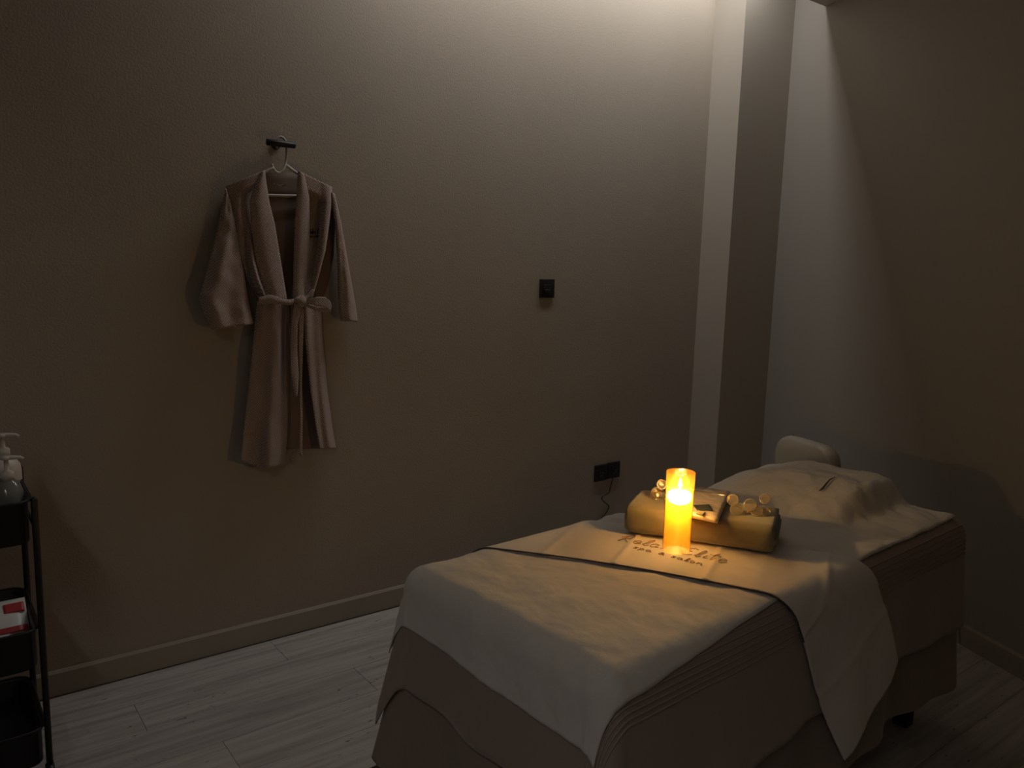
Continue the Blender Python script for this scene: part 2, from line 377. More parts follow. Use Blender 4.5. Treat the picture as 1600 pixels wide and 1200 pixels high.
foot = cloth('foot_cloth', [(-.125, -.03), (.66, .035), (.46, BW+.16), (-.10, BW+.16)], 110, 110, M['white_cloth'], .009, .003, wrinkle=.007, seed=1, edge=.004, wave=.04)
tag(foot, 'plain white cloth covering the foot end of the bed', 'cloth')
# runner laid askew across the bed
RU = Vector((.481, -.8767)); RV = Vector((.8767, .481)); R0 = Vector((.848, -.442)); RWID = .345; RLEN = 1.52
def runner_relief(c):
    u = (c-R0).dot(-RU); h = 0
    for u0, wdt, hh in ((.21, .02, .003), (.43, .014, .0045), (.575, .02, .002), (.69, .012, .0045), (.915, .012, .0045), (1.1, .02, .003)): h += hh*max(0, 1-abs(u-u0+.05*((c-R0).dot(RV)-.17))/wdt)
    return h
runner = cloth('towel_runner', [R0, R0+RV*RWID, R0+RV*RWID-RU*RLEN, R0-RU*RLEN], 44, 260, M['white_runner'], .0165, .004, relief=runner_relief, wrinkle=.003, seed=3, edge=.003, wave=.04)
tag(runner, 'white runner with brown lettering laid askew under the candle', 'runner')
pts = [R0-RU*(.42+i*.012)-RV*.001 for i in range(80)]
mesh('piping', *draped_line([(p.x, p.y) for p in pts], .0165, .0020, 6, wave=.04), M['trim'], runner)

# ---- stroke lettering
GL = {  # strokes in a unit em, x right, y up
 'R': (.95, [[(.12, .0), (.30, .95)], [(-.05, .62), (.15, .88), (.48, 1.02), (.72, .86), (.62, .60), (.26, .50)], [(.30, .50), (.52, .22), (.80, .0)]]),
 'e': (.62, [[(.05, .22), (.40, .30), (.42, .46), (.24, .50), (.08, .30), (.14, .06), (.34, .02), (.58, .16)]]),
 'l': (.42, [[(.02, .12), (.26, .55), (.34, .92), (.24, 1.0), (.14, .70), (.12, .12), (.24, .02), (.42, .16)]]),
 'a': (.68, [[(.46, .44), (.24, .50), (.06, .28), (.14, .04), (.36, .12), (.48, .46), (.44, .10), (.66, .10)]]),
 'x': (.72, [[(.04, .44), (.18, .48), (.34, .24), (.52, .02), (.70, .10)], [(.62, .48), (.34, .24), (.06, .0)]]),
 'E': (.85, [[(.74, .92), (.46, 1.0), (.22, .82), (.34, .58), (.56, .54)], [(.34, .56), (.06, .34), (.14, .04), (.46, .0), (.76, .18)]]),
 'i': (.36, [[(.06, .14), (.18, .46), (.14, .08), (.36, .14)], [(.24, .66), (.26, .72)]]),
 't': (.48, [[(.30, .90), (.14, .14), (.26, .02), (.46, .16)], [(.0, .60), (.50, .68)]]),
 's': (.55, [[(.44, .44), (.22, .50), (.12, .36), (.38, .20), (.30, .02), (.06, .06)]]),
 'p': (.62, [[(.10, .48), (.06, -.30)], [(.10, .40), (.34, .50), (.50, .28), (.34, .02), (.10, .10)]]),
 'o': (.62, [[(.28, .50), (.08, .30), (.18, .03), (.42, .06), (.50, .32), (.28, .50)]]),
 'n': (.64, [[(.08, .02), (.10, .48)], [(.10, .36), (.32, .50), (.48, .38), (.50, .02)]]),
 '&': (.78, [[(.70, .0), (.26, .52), (.34, .70), (.50, .60), (.14, .22), (.30, .0), (.66, .30)]]),
 ' ': (.45, [])}
def letter_strokes(text, em, slant=0, track=.08):
    x = 0; out = []
    for ch in text:
        wd, st = GL[ch]
        for s in st: out.append([((x+u_+slant*v_)*em, v_*em) for u_, v_ in [(p.x, p.y) for p in smooth_line([(a, b, 0) for a, b in s], 5)]])
        x += wd+track
    return out, x*em
def bed_ab(P): P = P-BO; return Vector((P.dot(E1), P.dot(E2)))
def runner_print(name, text, pA, pB, em_h, r, mt, slant):
    a, b = bed_ab(at_z(pA, .727)), bed_ab(at_z(pB, .727)); st, wd = letter_strokes(text, 1, slant); k = (b-a).length/wd
    ux = (b-a).normalized(); uy = Vector((-ux.y, ux.x)); parts = []
    x0 = 0
    for ch in text:
        wd_, gl = GL[ch]; parts = []
        for s in gl:
            ln = [(x0+p.x+slant*p.y, p.y) for p in smooth_line([(u_, v_, 0) for u_, v_ in s], 5)]
            q = [a+ux*(x*k)+uy*(y*em_h) for x, y in ln]
            parts.append(tube_geo([drape(p.x, p.y, .0205+runner_relief(p)) for p in q], r, 5))
        if parts: mesh(name, *merge(parts), mt, runner)
        x0 += wd_+.08
runner_print('letter', 'Relax Elite', (963, 846), (1136, 883), .056, .0012, M['ink'], .18)
runner_print('letter', 'spa & salon', (988, 859), (1098, 886), .024, .0010, M['ink2'], 0)

# ------------------------------------------------------------------ folded towel with the gifts on it
TZ = .7345
P0, P1 = at_z((974, 833), TZ), at_z((1207, 868), TZ); tx = (P1-P0).to_2d(); TLEN = tx.length; tx.normalize(); ty = Vector((-tx.y, tx.x))
TD, TH_ = .215, .076
tw = empty('folded_towel', (*(P0.to_2d()+tx*TLEN/2+ty*TD/2), TZ), 'thick khaki towel folded into a long block behind the candle', 'towel')
def towel_pt(s, d, z): p = P0.to_2d()+tx*s+ty*d; return Vector((p.x, p.y, TZ+z))
def towel_layer(name, ins, s0, s1, sag):
    prof = []; hh = TH_-2*ins; rr = min(hh/2, .024)
    corners = [(ins+rr, ins+rr, PI, 1.5*PI), (TD-ins-rr, ins+rr, 1.5*PI, 2*PI), (TD-ins-rr, ins+hh-rr, 0, .5*PI), (ins+rr, ins+hh-rr, .5*PI, PI)]
    for cx, cz, a0, a1 in corners:
        for i in range(7): a = a0+(a1-a0)*i/6; prof.append((cx+rr*math.cos(a), cz+rr*math.sin(a)))
    n = len(prof); vs, fs = [], []; NS = 40
    for i in range(NS+1):
        s = s0+(s1-s0)*i/NS; e = min(i, NS-i)/NS; k = .93+.07*min(1, e*14)**.5
        for d, z in prof:
            w_ = 1+.03*noise.noise(Vector((s*14, d*12, z*20)))
            vs.append(towel_pt(s, TD/2+(d-TD/2)*k*w_, max(0, TH_/2+(z-TH_/2)*k*w_ - sag*math.sin(PI*i/NS)*(z/TH_))))
    for i in range(NS):
        for j in range(n): fs.append([i*n+j, i*n+(j+1) % n, (i+1)*n+(j+1) % n, (i+1)*n+j])
    fs += [list(range(n))[::-1], [NS*n+j for j in range(n)]]
    return mesh(name, vs, fs, M['towel'], tw)
towel_layer('outer_fold', 0, 0, TLEN, .003)
towel_layer('inner_fold', .014, -.004, TLEN+.005, .002)
towel_layer('inner_fold', .027, -.007, TLEN+.009, .001)

# candle
cb = at_z((1056.5, 861), .727); cb.z = .7225
cn = empty('candle', cb, 'tall lit amber candle in a clear glass cylinder on the runner', 'candle')
CH, WH = .217, .174
mesh('wax', *lathe_geo(cb, [(.0325, .006), (.0335, .010), (.0335, WH-.004), (.032, WH), (.026, WH-.004), (.012, WH-.007), (.003, WH-.007)], 40), M['wax'], cn)
mesh('glass', *lathe_geo(cb, [(.034, .0), (.0365, .002), (.0368, .006), (.0368, CH-.001), (.0362, CH), (.0352, CH-.001), (.0350, .005), (.001, .0045)], 48, cap=False), M['glass'], cn)
mesh('wick', *tube_geo([cb+Vector((0, 0, WH-.008)), cb+Vector((.0005, 0, WH+.008))], .0012, 6), M['trim'], cn)
mesh('flame', *lathe_geo(cb, [(.0012, WH-.002), (.0048, WH+.004), (.006, WH+.009), (.0045, WH+.016), (.002, WH+.024), (.0004, WH+.030)], 16), M['flame'], cn)
mesh('rim', *tube_geo([cb+Vector((.0363*math.cos(a*PI/24), .0363*math.sin(a*PI/24), CH)) for a in range(49)], .0011, 6, cap=False), M['glass'], cn)
o = lamp('flame_light', 'POINT', cb+Vector((0, 0, WH+.012)), CANDLE_W, (1, .73, .47), .008)
mesh('led_core', *lathe_geo(cb, [(.002, WH-.011), (.026, WH-.010), (.0305, WH-.014), (.0315, WH-.020), (.031, WH-.027), (.026, WH-.035), (.016, WH-.040), (.001, WH-.042)], 32), M['bulb'], cn)

# pouch on the towel
pz = TZ+TH_+.001
q = [at_z(p, pz) for p in ((1064, 806), (1121, 818), (1139, 780), (1076, 770))]
ctr = sum(q, Vector())/4
pouch = empty('gift_pouch', (ctr.x, ctr.y, pz), 'small clear gift packet with a dark square mark on the towel', 'packet')
def quad_slab(name, qd, z0, z1, mt, parent, puff=0, n=10):
    vs, fs = [], []
    for side in (0, 1):
        for i in range(n+1):
            for j in range(n+1):
                p = qd[0].lerp(qd[1], i/n).lerp(qd[3].lerp(qd[2], i/n), j/n); b = math.sin(PI*i/n)*math.sin(PI*j/n)
                z = (z1+puff*b**.5+.002*puff/.008*noise.noise(Vector((i*.9, j*.9, 3)))) if side else z0
                vs.append(Vector((p.x, p.y, z)))
    k = (n+1)**2; g = lambda i, j, s: s*k+i*(n+1)+j
    for i in range(n):
        for j in range(n):
            fs.append([g(i, j, 1), g(i+1, j, 1), g(i+1, j+1, 1), g(i, j+1, 1)]); fs.append([g(i, j, 0), g(i, j+1, 0), g(i+1, j+1, 0), g(i+1, j, 0)])
        for a, b in ((g(i, 0, 0), g(i+1, 0, 0)), (g(i+1, n, 0), g(i, n, 0)), (g(0, i+1, 0), g(0, i, 0)), (g(n, i, 0), g(n, i+1, 0))): fs.append([a, b, b+k, a+k])
    return mesh(name, vs, fs, mt, parent)
quad_slab('body', q, pz, pz+.012, M['film'], pouch, .006)
quad_slab('crimped_edge', [q[3].lerp(q[0], .12), q[2].lerp(q[1], .12), q[2]+(q[2]-q[1])*.06, q[3]+(q[3]-q[0])*.06], pz+.012, pz+.019, M['leaf'], pouch, .003)
mk = [at_z(p, pz+.021) for p in ((1090, 795), (1114, 796), (1108, 787), (1084, 788))]
quad_slab('dark_mark', mk, pz+.016, pz+.0195, M['pack_d'], pouch)
mk = [at_z(p, pz+.019) for p in ((1088, 800), (1098, 803), (1102, 799), (1091, 797))]
quad_slab('tan_mark', mk, pz+.0145, pz+.0185, M['towel'], pouch)

# sprigs of clear round discs on wires
def at_plane(px, P, n): d = ray(*px); c = Vector((0, 0, H)); return c+d*((P-c).dot(n)/d.dot(n))
def sprig(label, discs, root_px, depth):
    n = Vector((ty.x, ty.y, 0)); P = towel_pt(0, depth, 0)
    root = at_plane(root_px, P, n); root.z = TZ+TH_-.001
    e = empty('disc_sprig', root, label, 'ornament', 'disc sprigs on the towel')
    for i, (px, rad, tilt) in enumerate(discs):
        c = at_plane(px, P+n*(.012*((i % 3)-1)), n); c.z = max(c.z, TZ+TH_+rad*.75)
        nv = Vector((-ray(*px).x, -ray(*px).y, .0)).normalized(); nv = (nv+Vector((random.uniform(-.3, .3), random.uniform(-.3, .3), .35+tilt))).normalized()
        a = nv.cross(Vector((0, 0, 1))).normalized(); b = nv.cross(a)
        prof = [(0, .0008), (rad*.8, .0012), (rad*.97, .0024), (rad, .001), (rad, -.001), (rad*.97, -.0024), (rad*.8, -.0012), (0.0002, -.0008)]
        vs, fs = [], []; N = 24
        for r_, h in prof:
            for k in range(N): vs.append(c+(a*math.cos(2*PI*k/N)+b*math.sin(2*PI*k/N))*max(r_, 1e-4)+nv*h)
        for p in range(len(prof)-1):
            for k in range(N): fs.append([p*N+k, p*N+(k+1) % N, (p+1)*N+(k+1) % N, (p+1)*N+k])
        dk = mesh('disc', vs, fs, M['leaf'], e)
        mesh('rim', *tube_geo([c+(a*math.cos(2*PI*k/24)+b*math.sin(2*PI*k/24))*rad for k in range(25)], .0011, 5, cap=False), M['leaf_rim'], dk)
        edge_ = c-Vector((0, 0, rad)) if c.z-rad > root.z+.004 else c+(root-c).normalized()*rad
        mid = (edge_+root)*.5+Vector((0, 0, .006))
        mesh('wire', *tube_geo(smooth_line([edge_, mid, root+Vector((0, 0, .002))], 5), .0011, 6), M['gold'], e)
        mesh('bead', *lathe_geo(edge_-Vector((0, 0, .003)), [(.0004, 0), (.002, .0012), (.0024, .003), (.002, .0048), (.0004, .006)], 10), M['gold'], e)
    return e
sprig('sprig of clear round discs on gold wires left of the candle', [((1034, 757), .0135, 0), ((1026, 769), .0142, -.2), ((1023, 786), .014, .4), ((1046, 776), .012, .2)], (1044, 792), .10)
sprig('sprig of clear round discs on gold wires right of the packet', [((1145, 781), .0145, -.1), ((1172, 789), .016, 0), ((1195, 779), .0135, .2), ((1150, 812), .0165, .5), ((1182, 806), .015, .6), ((1196, 812), .011, .4)], (1166, 806), .085)

# ------------------------------------------------------------------ stool beyond the head of the bed
SD = Vector((.264, .965)); SN = Vector((.965, -.264)); sb = Vector((3.05, 1.88)); sc_ = sb-SN*.20
st = empty('stool', (sc_.x, sc_.y, 0), 'cream padded stool whose rounded backrest rises behind the bed head', 'stool')
ang = math.atan2(SD.y, SD.x)
def round_pad(c, wd, ht, th, rad, ang, n=8, tilt=0):
    """thick cushion with rounded corners: outline in the upright plane, soft edges"""
    out = []
    for cx, cz, a0 in ((wd/2-rad, ht/2-rad, 0), (-wd/2+rad, ht/2-rad, .5*PI), (-wd/2+rad, -ht/2+rad, PI), (wd/2-rad, -ht/2+rad, 1.5*PI)):
        for i in range(n): a = a0+.5*PI*i/(n-1); out.append((cx+rad*math.cos(a), cz+rad*math.sin(a)))
    N = len(out); rings = []; 
    for t_, k in ((-1, .0), (-1, .55), (-.96, .86), (-.7, .965), (0, 1), (.7, .965), (.96, .86), (1, .55), (1, 0)):
        rings.append([(x*k if k else 0, z*k if k else 0, t_*th/2+(.004*t_ if k < .6 else 0)) for x, z in out])
    vs, fs = [], []
    for R_ in rings:
        for x, z, t_ in R_:
            vs.append(Vector(c)+Vector((math.cos(ang)*x-math.sin(ang)*t_, math.sin(ang)*x+math.cos(ang)*t_, z)))
    for i in range(len(rings)-1):
        for j in range(N): fs.append([i*N+j, i*N+(j+1) % N, (i+1)*N+(j+1) % N, (i+1)*N+j])
    return vs, fs
mesh('backrest', *round_pad((sb.x, sb.y, .645), .35, .215, .075, .085, ang), M['cream'], st)
mesh('back_bar', *tube_geo(smooth_line([(sb.x+SN.x*.03, sb.y+SN.y*.03, .64), (sb.x+SN.x*.05, sb.y+SN.y*.05, .5), (sb.x, sb.y, .40), (sc_.x, sc_.y, .385)], 6), .012, 10), M['chrome'], st)
mesh('seat', *lathe_geo((sc_.x, sc_.y, 0), [(.02, .40), (.165, .40), (.18, .42), (.182, .45), (.17, .475), (.12, .487), (.01, .49)], 36), M['cream'], st)
mesh('gas_lift', *tube_geo([(sc_.x, sc_.y, .09), (sc_.x, sc_.y, .26), (sc_.x, sc_.y, .26), (sc_.x, sc_.y, .40)], [.026, .026, .014, .014], 14), M['chrome'], st)
for k in range(5):
    a = 2*PI*k/5+.3; ex, ey = sc_.x+.22*math.cos(a), sc_.y+.22*math.sin(a)
    mesh('base_arm', *tube_geo([(sc_.x, sc_.y, .10), (ex, ey, .075)], [.02, .013], 8), M['chrome'], st)
    v1 = tube_geo([(ex-.011*math.sin(a), ey+.011*math.cos(a), .026), (ex+.011*math.sin(a), ey-.011*math.cos(a), .026)], .026, 14)
    mesh('castor', *merge([v1, tube_geo([(ex, ey, .05), (ex, ey, .075)], .007, 8)]), M['black'], st)

# ------------------------------------------------------------------ wall plates and cable
def plate(px, label, cat, kind, group=None):
    c = at_y(px, WY); y = WY
    e = empty('wall_socket', (c.x, y, c.z-.043), label, cat, group)
    mesh('plate', *box_geo((c.x, y-.005, c.z), (.086, .010, .086), 0, .003, 2), M['black'], e)
    if kind == 'socket':
        mesh('recess', *lathe_rot((c.x, y-.0105, c.z), [(.021, 0), (.0225, .0025), (.020, .0025), (.0195, -.0), (.001, -.001)]), M['black_metal'], e)
        for s in (-1, 1): mesh('pin_hole', *tube_geo([(c.x+s*.0095, y-.0122, c.z), (c.x+s*.0095, y-.0095, c.z)], .0026, 10), M['trim'], e)
    else:
        mesh('insert', *box_geo((c.x-.004, y-.0115, c.z-.006), (.044, .004, .048), 0, .0015, 2), M['black_metal'], e)
        mesh('rocker', *box_geo((c.x-.004, y-.0145, c.z-.014), (.030, .004, .018), 0, .0015, 2), M['black'], e)
    return e
def lathe_rot(c, prof, n=28):
    v, f = lathe_geo((0, 0, 0), prof, n, cap=False)
    return [Vector((p.x+c[0], c[1]-p.z, p.y+c[2])) for p in v], f
plate((853.5, 450.5), 'single square black wall plate alone in the middle of the wall', 'switch', 'switch')
plate((937.6, 738.4), 'left plate of the low black socket pair above the bed', 'socket', 'socket', 'low socket pair')
plate((957.6, 733.8), 'right plate of the low black socket pair, cable hanging below', 'socket', 'socket', 'low socket pair')
cpx = [(958, 746), (957, 750), (953, 765), (951, 770), (944, 774), (940, 779), (945, 785), (951, 790), (950, 796), (945, 804), (940, 810), (938, 830), (946, 860), (950, 900)]
mesh_o = mesh('power_cable', *tube_geo(smooth_line([at_y(p, WY-.012) for p in cpx], 5), .0028, 8), M['black'])
tag(mesh_o, 'thin dark cable hanging down the wall from the low sockets', 'cable')

# ------------------------------------------------------------------ hook, hanger, bathrobe
def wp(px, d): return at_y(px, WY-d)
hk = wp((438.5, 224.5), .05)
hook = empty('wall_hook', (hk.x, WY, hk.z-.02), 'black bar wall hook holding the hanger', 'hook')
a, b = wp((416.5, 222), .05), wp((461, 227), .05); zc = (a.z+b.z)/2
mesh('bar', *tube_geo([(a.x, WY-.05, zc), (a.x+.002, WY-.05, zc), (b.x-.002, WY-.05, zc), (b.x, WY-.05, zc)], [.0095, .0115, .0115, .0095], 20), M['black_metal'], hook)
mesh('stem', *tube_geo([(hk.x, WY-.045, zc), (hk.x, WY-.003, zc)], .008, 14), M['black_metal'], hook)
mesh('wall_disc', *tube_geo([(hk.x, WY-.006, zc), (hk.x, WY, zc)], .016, 20), M['black_metal'], hook)
hg = empty('clothes_hanger', wp((440, 300), .055), 'pale plastic clothes hanger inside the bathrobe', 'hanger')
hook_pts = [wp((433, 232), .026), wp((432.5, 224), .026), wp((434, 217), .026), wp((438, 213.8), .027), wp((443, 216), .028), wp((446.5, 222), .030), wp((447.6, 236), .036), wp((447, 252), .044), wp((444, 263), .05), wp((437, 270), .05), wp((430, 267), .05), wp((426.5, 261), .05), wp((424.5, 256), .05)]
mesh('hook', *tube_geo(smooth_line(hook_pts, 6), .0042, 10), M['hanger'], hg)
mesh('arm', *tube_geo(smooth_line([wp((427, 262), .05), wp((412, 270), .046), wp((385, 285), .034), wp((364, 297), .026)], 6), .0055, 10), M['hanger'], hg)
mesh('arm', *tube_geo(smooth_line([wp((447, 258), .046), wp((466, 272), .044), wp((490, 285), .034), wp((510, 298), .026)], 6), .0055, 10), M['hanger'], hg)
mesh('trouser_bar', *tube_geo(smooth_line([wp((364, 297), .026), wp((374, 303.5), .030), wp((420, 305), .040), wp((466, 306), .040), wp((500, 306), .030), wp((510, 298), .026)], 6), .0048, 10), M['hanger'], hg)

rb0 = wp((450, 726), .03)
robe = empty('bathrobe', (rb0.x, WY-.04, rb0.z), 'taupe waffle bathrobe hanging from the wall hook, belt tied in a bow', 'bathrobe')
def panel(name, L, R, depth, nu=16, nv=60, mt=None, th=.003, parent=None, warp=None):
    vs, fs = [], []
    for j in range(nv+1):
        t = j/nv; l, r_ = sample([(*p, 0) for p in L], t), sample([(*p, 0) for p in R], t)
        for i in range(nu+1):
            s = i/nu; p = l.lerp(r_, s); x, y = p.x, p.y
            if warp: dx, dy = warp(s, t); x += dx; y += dy
            vs.append(wp((x, y), depth(s, t)))
    for j in range(nv):
        for i in range(nu): k = j*(nu+1)+i; fs.append([k, k+1, k+nu+2, k+nu+1])
    o = mesh(name, vs, fs, mt or M['robe'], parent or robe)
    if th: md = o.modifiers.new('thickness', 'SOLIDIFY'); md.thickness = th; md.offset = 0
    return o
def sleeve(name, L, R, c0, c1, h0, h1, fold, seed, nu=36, nv=60):
    vs, fs = [], []
    for j in range(nv+1):
        t = j/nv; l, r_ = sample([(*p, 0) for p in L], t), sample([(*p, 0) for p in R], t)
        cc = c0+(c1-c0)*t; hh = h0+(h1-h0)*t
        for i in range(nu):
            a = 2*PI*i/nu; s = .5-.5*math.cos(a); p = l.lerp(r_, s)
            dd = cc+hh*math.copysign(abs(math.sin(a))**.8, math.sin(a))
            dd += fold*t*math.sin(s*9+t*5+seed)*abs(math.sin(a))+.5*fold*noise.noise(Vector((s*4, t*9, seed)))*abs(math.sin(a))
            vs.append(wp((p.x, p.y), max(.004, dd)))
    for j in range(nv):
        for i in range(nu): fs.append([j*nu+i, j*nu+(i+1) % nu, (j+1)*nu+(i+1) % nu, (j+1)*nu+i])
    o = mesh(name, vs, fs, M['robe'], robe); md = o.modifiers.new('thickness', 'SOLIDIFY'); md.thickness = .003; md.offset = -1
    return o
sn = math.sin
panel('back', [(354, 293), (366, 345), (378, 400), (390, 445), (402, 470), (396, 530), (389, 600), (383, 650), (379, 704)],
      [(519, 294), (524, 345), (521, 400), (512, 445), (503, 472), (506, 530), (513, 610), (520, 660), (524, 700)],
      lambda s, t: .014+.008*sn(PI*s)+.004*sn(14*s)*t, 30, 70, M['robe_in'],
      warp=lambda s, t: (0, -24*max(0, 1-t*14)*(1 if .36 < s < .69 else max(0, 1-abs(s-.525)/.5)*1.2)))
panel('hanging_loop', [(425, 286), (436, 288), (447, 287)], [(425, 289.5), (436, 291.5), (447, 290.5)], lambda s, t: .030+.006*sn(PI*t), 3, 12, M['robe'])
LO = [(408, 268), (398, 290), (390, 315), (393, 360), (400, 408), (409, 438), (421, 465)]
LI = [(413.5, 266), (416, 288), (421, 318), (429, 350), (437, 398), (443, 436), (448, 468)]
panel('front_panel', [(353, 291), (360, 316), (368, 352), (376, 398), (387, 436), (404, 467)], LO,
      lambda s, t: .030+.046*sn(PI*(.15+.85*s)*.62)-.022*sstep(t, .10, .14)*(1-sstep(t, .45, .9))*sstep(s, .25, .5)+.020*sstep(t, .2, .9)*sn(s*7+3.2*t+.4), 26, 70)
panel('lapel', LO, LI, lambda s, t: .070+.014*sn(PI*s)+.012*t+.004*sn(t*7+s*2), 12, 60)
RI = [(465.5, 266.5), (464, 300), (461, 340), (459, 400), (458, 440), (457, 468)]
RO = [(475, 271), (482, 306), (481, 345), (479, 400), (476, 440), (473, 467)]
panel('lapel', RI, RO, lambda s, t: .068+.010*sn(PI*s)+.010*t, 10, 60)
panel('front_panel', RO, [(518, 292), (518, 318), (514, 350), (508, 392), (498, 430), (488, 466)],
      lambda s, t: .066-.030*sstep(t, .13, .17)*(1-sstep(t, .8, 1))*(1-sstep(s, .52, .80))*sstep(s, 0, .12)+.026*sstep(s, .55, .85)*sn(PI*min(1, t*1.02+.05))+.01*t-.036*sstep(s, .93, 1), 34, 70)
sleeve('sleeve', [(352, 294), (344, 335), (335, 378), (325, 415), (314, 455), (310.5, 466), (318, 488), (331, 515)],
       [(360, 314), (367, 345), (375, 390), (382, 430), (386, 455), (388, 470), (392, 488), (396.5, 506)], .040, .056, .024, .046, .016, 1.3)
sleeve('sleeve', [(517, 300), (524, 345), (527.5, 400), (529, 450), (530, 480), (533, 501)],
       [(522, 303), (532, 348), (540, 395), (548, 440), (554, 475), (558, 503)], .040, .048, .020, .034, .005, 4.2)
panel('skirt_panel', [(402, 470), (396, 530), (389, 600), (383, 650), (378, 700), (376, 720)], [(452, 472), (453, 540), (455, 600), (458, 660), (459, 704), (457, 722)],
      lambda s, t: .030+.046*sn(PI*min(1, .12+s*.95))*(1-.15*t)+(.008+.018*t)*sn(s*10.5+1.1+t*.9)*(.75+.5*noise.noise(Vector((s*3, t*2, 7))))+.010*noise.noise(Vector((s*4, t*4, 2))), 44, 80,
      warp=lambda s, t: (0, 9*sn(PI*s)*t))
panel('skirt_panel', [(473, 472), (477, 530), (485, 610), (494, 670), (500, 702)], [(501, 474), (504, 530), (511, 610), (519, 670), (525, 701)],
      lambda s, t: .064-.038*s+.016*sn(PI*s)+.007*sn(s*9+t*2), 20, 70)
belt = panel('belt', [(403, 463), (412, 463), (421, 460.5), (431, 463), (441, 467), (452, 468.5), (466, 466)], [(405, 474), (412, 475), (421, 474), (431, 475), (441, 476), (452, 476), (466, 477)],
      lambda s, t: .088+.012*sn(PI*t)+.005*sn(PI*s), 8, 40, th=.004)
def blob(c, r, n=18):
    vs, fs = [], []
    for i in range(n+1):
        for j in range(n):
            p, q_ = PI*i/n, 2*PI*j/n; d = Vector((sn(p)*math.cos(q_)*r[0], sn(p)*sn(q_)*r[1], math.cos(p)*r[2]))
            d *= 1+.16*noise.noise(d*70+Vector((3, 1, 0))); vs.append(Vector(c)+d)
    for i in range(n):
        for j in range(n): fs.append([i*n+j, i*n+(j+1) % n, (i+1)*n+(j+1) % n, (i+1)*n+j])
    return vs, fs
mesh('knot', *blob(wp((470, 471), .103), (.022, .018, .022)), M['robe'], belt)
panel('bow_loop', [(476, 470), (486, 466), (498, 463.5), (508, 464), (515, 470), (518, 478)], [(476, 474), (486, 476), (498, 478), (507, 480), (513, 483), (516, 487)],
      lambda s, t: .108+.020*sn(PI*min(1, t*1.1))-.03*max(0, t-.8), 8, 30, parent=belt)
panel('bow_loop', [(476, 473), (486, 477), (497, 480), (506, 480), (513, 482), (518, 478)], [(477, 477), (486, 482), (496, 487), (505, 488.5), (512, 488), (516, 486)],
      lambda s, t: .100+.008*sn(PI*t)-.01*s, 8, 30, parent=belt)
panel('bow_loop', [(476, 466), (482, 460), (487, 452)], [(480, 470), (487, 464), (491, 453)], lambda s, t: .096+.006*sn(PI*s), 5, 12, parent=belt)
panel('tail', [(460, 474), (456, 498), (453.5, 540), (454, 580), (461, 620)], [(470, 480), (465, 505), (464, 545), (466.5, 590), (464, 619)], lambda s, t: .104+.004*sn(t*9)+.003*sn(PI*s), 6, 40, parent=belt)
panel('tail', [(467, 480), (467, 540), (468, 600), (469, 660), (468, 712)], [(475, 482), (473, 540), (471.5, 600), (472.5, 660), (472, 715)], lambda s, t: .092+.005*sn(t*7+1), 5, 40, parent=belt)
def robe_print(name, text, x0, x1, y0, em, r):
    st_, wd = letter_strokes(text, 1, .2); parts = []
    for s in st_: parts.append(tube_geo([wp((x0+(x1-x0)*x/wd, y0-y*em), .046) for x, y in s], r, 5))
    return mesh(name, *merge(parts), M['robe_ink'], robe)
robe_print('embroidery', 'Relax Elite', 482, 505, 365, 7, .0013)
robe_print('embroidery', 'spa & salon', 484, 498, 370.5, 3, .0009)

# ------------------------------------------------------------------ utility cart at the left edge
KX, KY0, KY1, KW = .245, 2.35, 2.70, .45
cart = empty('utility_cart', (KX-KW/2, (KY0+KY1)/2, 0), 'black three tier rolling cart standing against the back wall', 'cart')
def rrect(x0, x1, y0, y1, r_, n=5):
    out = []
    for cx, cy, a0 in ((x1-r_, y1-r_, 0), (x0+r_, y1-r_, .5*PI), (x0+r_, y0+r_, PI), (x1-r_, y0+r_, 1.5*PI)):
        for i in range(n): a = a0+.5*PI*i/(n-1); out.append((cx+r_*math.cos(a), cy+r_*sn(a)))
    return out
def tray(z0, z1):
    rings = [(-.004, z0), (-.004, z1-.004), (.004, z1), (.004, z1+.003), (-.003, z1+.003), (-.008, z1-.003), (-.008, z0+.004)]
    vs, fs = [], []; n = None
    for ins, z in rings:
        pts = rrect(KX-KW-ins, KX+ins-.012, KY0-ins, KY1+ins, .045+ins); n = len(pts); vs += [(x, y, z) for x, y in pts]
    for i in range(len(rings)-1):
        for j in range(n): fs.append([i*n+j, i*n+(j+1) % n, (i+1)*n+(j+1) % n, (i+1)*n+j])
    fs += [list(range(n))[::-1], [(len(rings)-1)*n+j for j in range(n)]]
    t_ = mesh('tray', vs, fs, M['cart'], cart)
    pts = [(x, y, z1+.004) for x, y in rrect(KX-KW-.003, KX-.009, KY0-.003, KY1+.003, .046)]
    mesh('rim', *tube_geo(pts+[pts[0]], .004, 6, cap=False), M['cart'], t_)
for z0, z1 in ((.695, .805), (.345, .450), (.065, .165)): tray(z0, z1)
for x in (KX-.004, KX-KW-.008):
    for y, zt in ((KY0+.02, .815), (KY1-.03, .835)):
        mesh('post', *tube_geo([(x, y, .055), (x, y, zt-.006), (x, y, zt)], [.0085, .0085, .005], 10), M['cart'], cart)
        v1 = tube_geo([(x-.010, y, .026), (x+.010, y, .026)], .026, 16); v2 = tube_geo([(x, y, .045), (x, y, .06)], .006, 8)
        mesh('castor', *merge([v1, v2]), M['black'], cart)
for x in (KX-.004, KX-KW-.008):
    mesh('end_bar', *tube_geo([(x, KY0+.02, .73), (x, KY1-.03, .73)], .005, 8), M['cart'], cart)

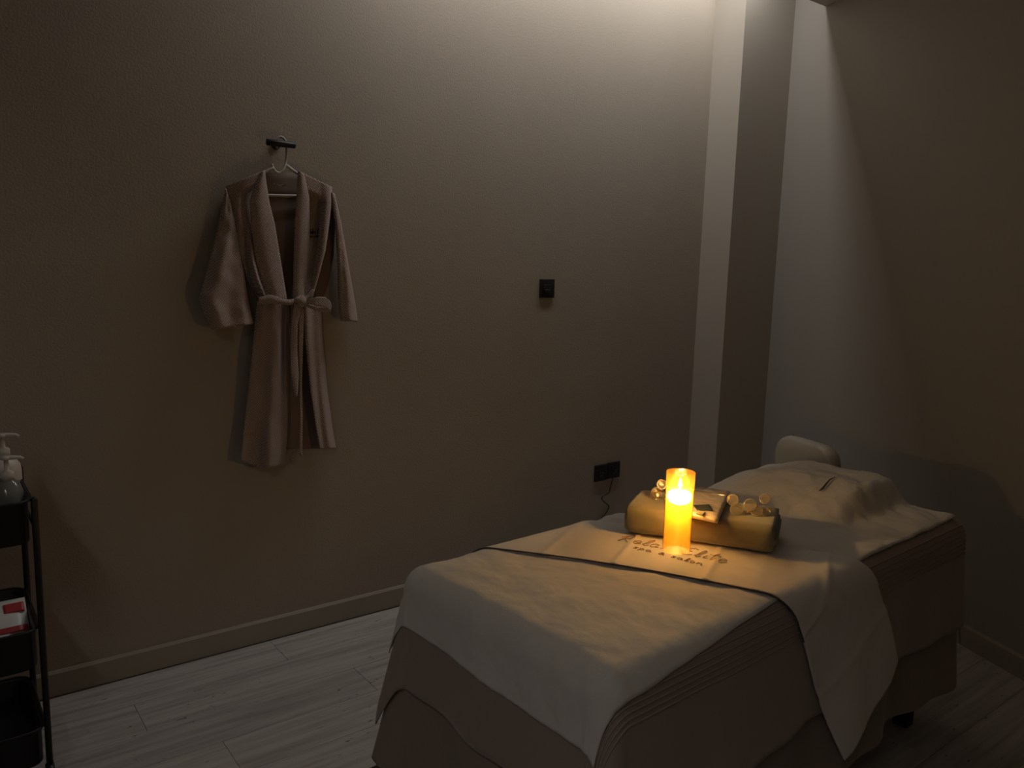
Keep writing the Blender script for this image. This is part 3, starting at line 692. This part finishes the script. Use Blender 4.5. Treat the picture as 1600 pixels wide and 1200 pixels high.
def pump_bottle(px, Y, label, body_m, r_, h, sc=1, shoulder=.75):
    c = at_y(px, Y); z0 = .6995; c = Vector((c.x, Y, z0))
    e = empty('pump_bottle', c, label, 'bottle', 'pump bottles on the cart')
    prof = [(r_*.9, 0), (r_, .005), (r_, h*shoulder), (r_*.93, h*(shoulder+.10)), (r_*.7, h*.93), (.014, h*.98), (.0135, h)]
    mesh('body', *lathe_geo(c, prof, 30), body_m, e)
    pm_ = mesh('pump', *lathe_geo(c, [(.0165, h-.004), (.017, h+.016), (.012, h+.020), (.006, h+.022), (.0055, h+.050), (.011, h+.052), (.011, h+.060), (.004, h+.062)], 20), M['pump'], e)
    p = c+Vector((0, 0, h+.057)); dv = Vector((.93, -.36, 0))
    mesh('nozzle', *tube_geo([p-dv*.012, p+dv*.01, p+dv*.034, p+dv*.042+Vector((0, 0, -.004))], [.006, .0062, .0045, .0032], 8), M['pump'], pm_)
    return e
pump_bottle((8, 750), 2.61, 'opaque white pump bottle at the back of the cart top', M['bottle_white'], .042, .185)
pump_bottle((12, 760), 2.47, 'clear pump bottle in front on the cart top', M['bottle_clear'], .040, .150, shoulder=.62)

# packets in the middle tray
wz = .352
c0 = Vector((KX-.022, 2.52, wz)); wpk = empty('wipes_packet', c0-Vector((.09, 0, 0)), 'white and red wipes packet leaning in the middle cart tray', 'packet')
def lean(x, v_, d):   # x along the cart, v up the leaning face, d out of it
    a_ = math.radians(38); return Vector((c0.x+x, c0.y-.07+v_*math.cos(a_)+d*-sn(a_), wz+.012+v_*sn(a_)+d*math.cos(a_)))
def lean_slab(name, x0, x1, v0, v1, d0, d1, mt, puff=0, n=8):
    qd = []; vs, fs = [], []
    for side in (0, 1):
        for i in range(n+1):
            for j in range(n+1):
                b_ = (sn(PI*i/n)*sn(PI*j/n))**.5 if puff else 0
                vs.append(lean(x0+(x1-x0)*i/n, v0+(v1-v0)*j/n, d1+puff*b_ if side else d0))
    k = (n+1)**2; g = lambda i, j, s: s*k+i*(n+1)+j
    for i in range(n):
        for j in range(n):
            fs.append([g(i, j, 1), g(i+1, j, 1), g(i+1, j+1, 1), g(i, j+1, 1)]); fs.append([g(i, j, 0), g(i, j+1, 0), g(i+1, j+1, 0), g(i+1, j, 0)])
        for a_, b_ in ((g(i, 0, 0), g(i+1, 0, 0)), (g(i+1, n, 0), g(i, n, 0)), (g(0, i+1, 0), g(0, i, 0)), (g(n, i, 0), g(n, i+1, 0))): fs.append([a_, b_, b_+k, a_+k])
    return mesh(name, vs, fs, mt, wpk)
lean_slab('pouch', -.20, 0, 0, .155, 0, .018, M['pack_w'], .012)
lean_slab('red_band', -.055, -.006, .108, .136, .018, .0285, M['pack_r'])
lean_slab('red_band', -.19, -.004, .045, .062, .018, .0300, M['pack_r'])
lean_slab('red_band', -.19, -.085, .062, .085, .018, .0320, M['pack_r'])
lean_slab('dark_patch', -.195, -.004, .004, .045, .017, .0265, mat('pack_shade', (.25, .17, .14), .4))
lean_slab('seal', -.042, -.020, .016, .040, .026, .0285, M['pack_d'])
yv = quad_slab('snack_sachet', [Vector((KX-.20, KY0+.02, 0)), Vector((KX-.065, KY0+.03, 0)), Vector((KX-.07, KY0+.075, 0)), Vector((KX-.20, KY0+.07, 0))], .351, .362, M['yellow'], None, .010)
tag(yv, 'yellowish sachet at the front of the middle cart tray', 'sachet')
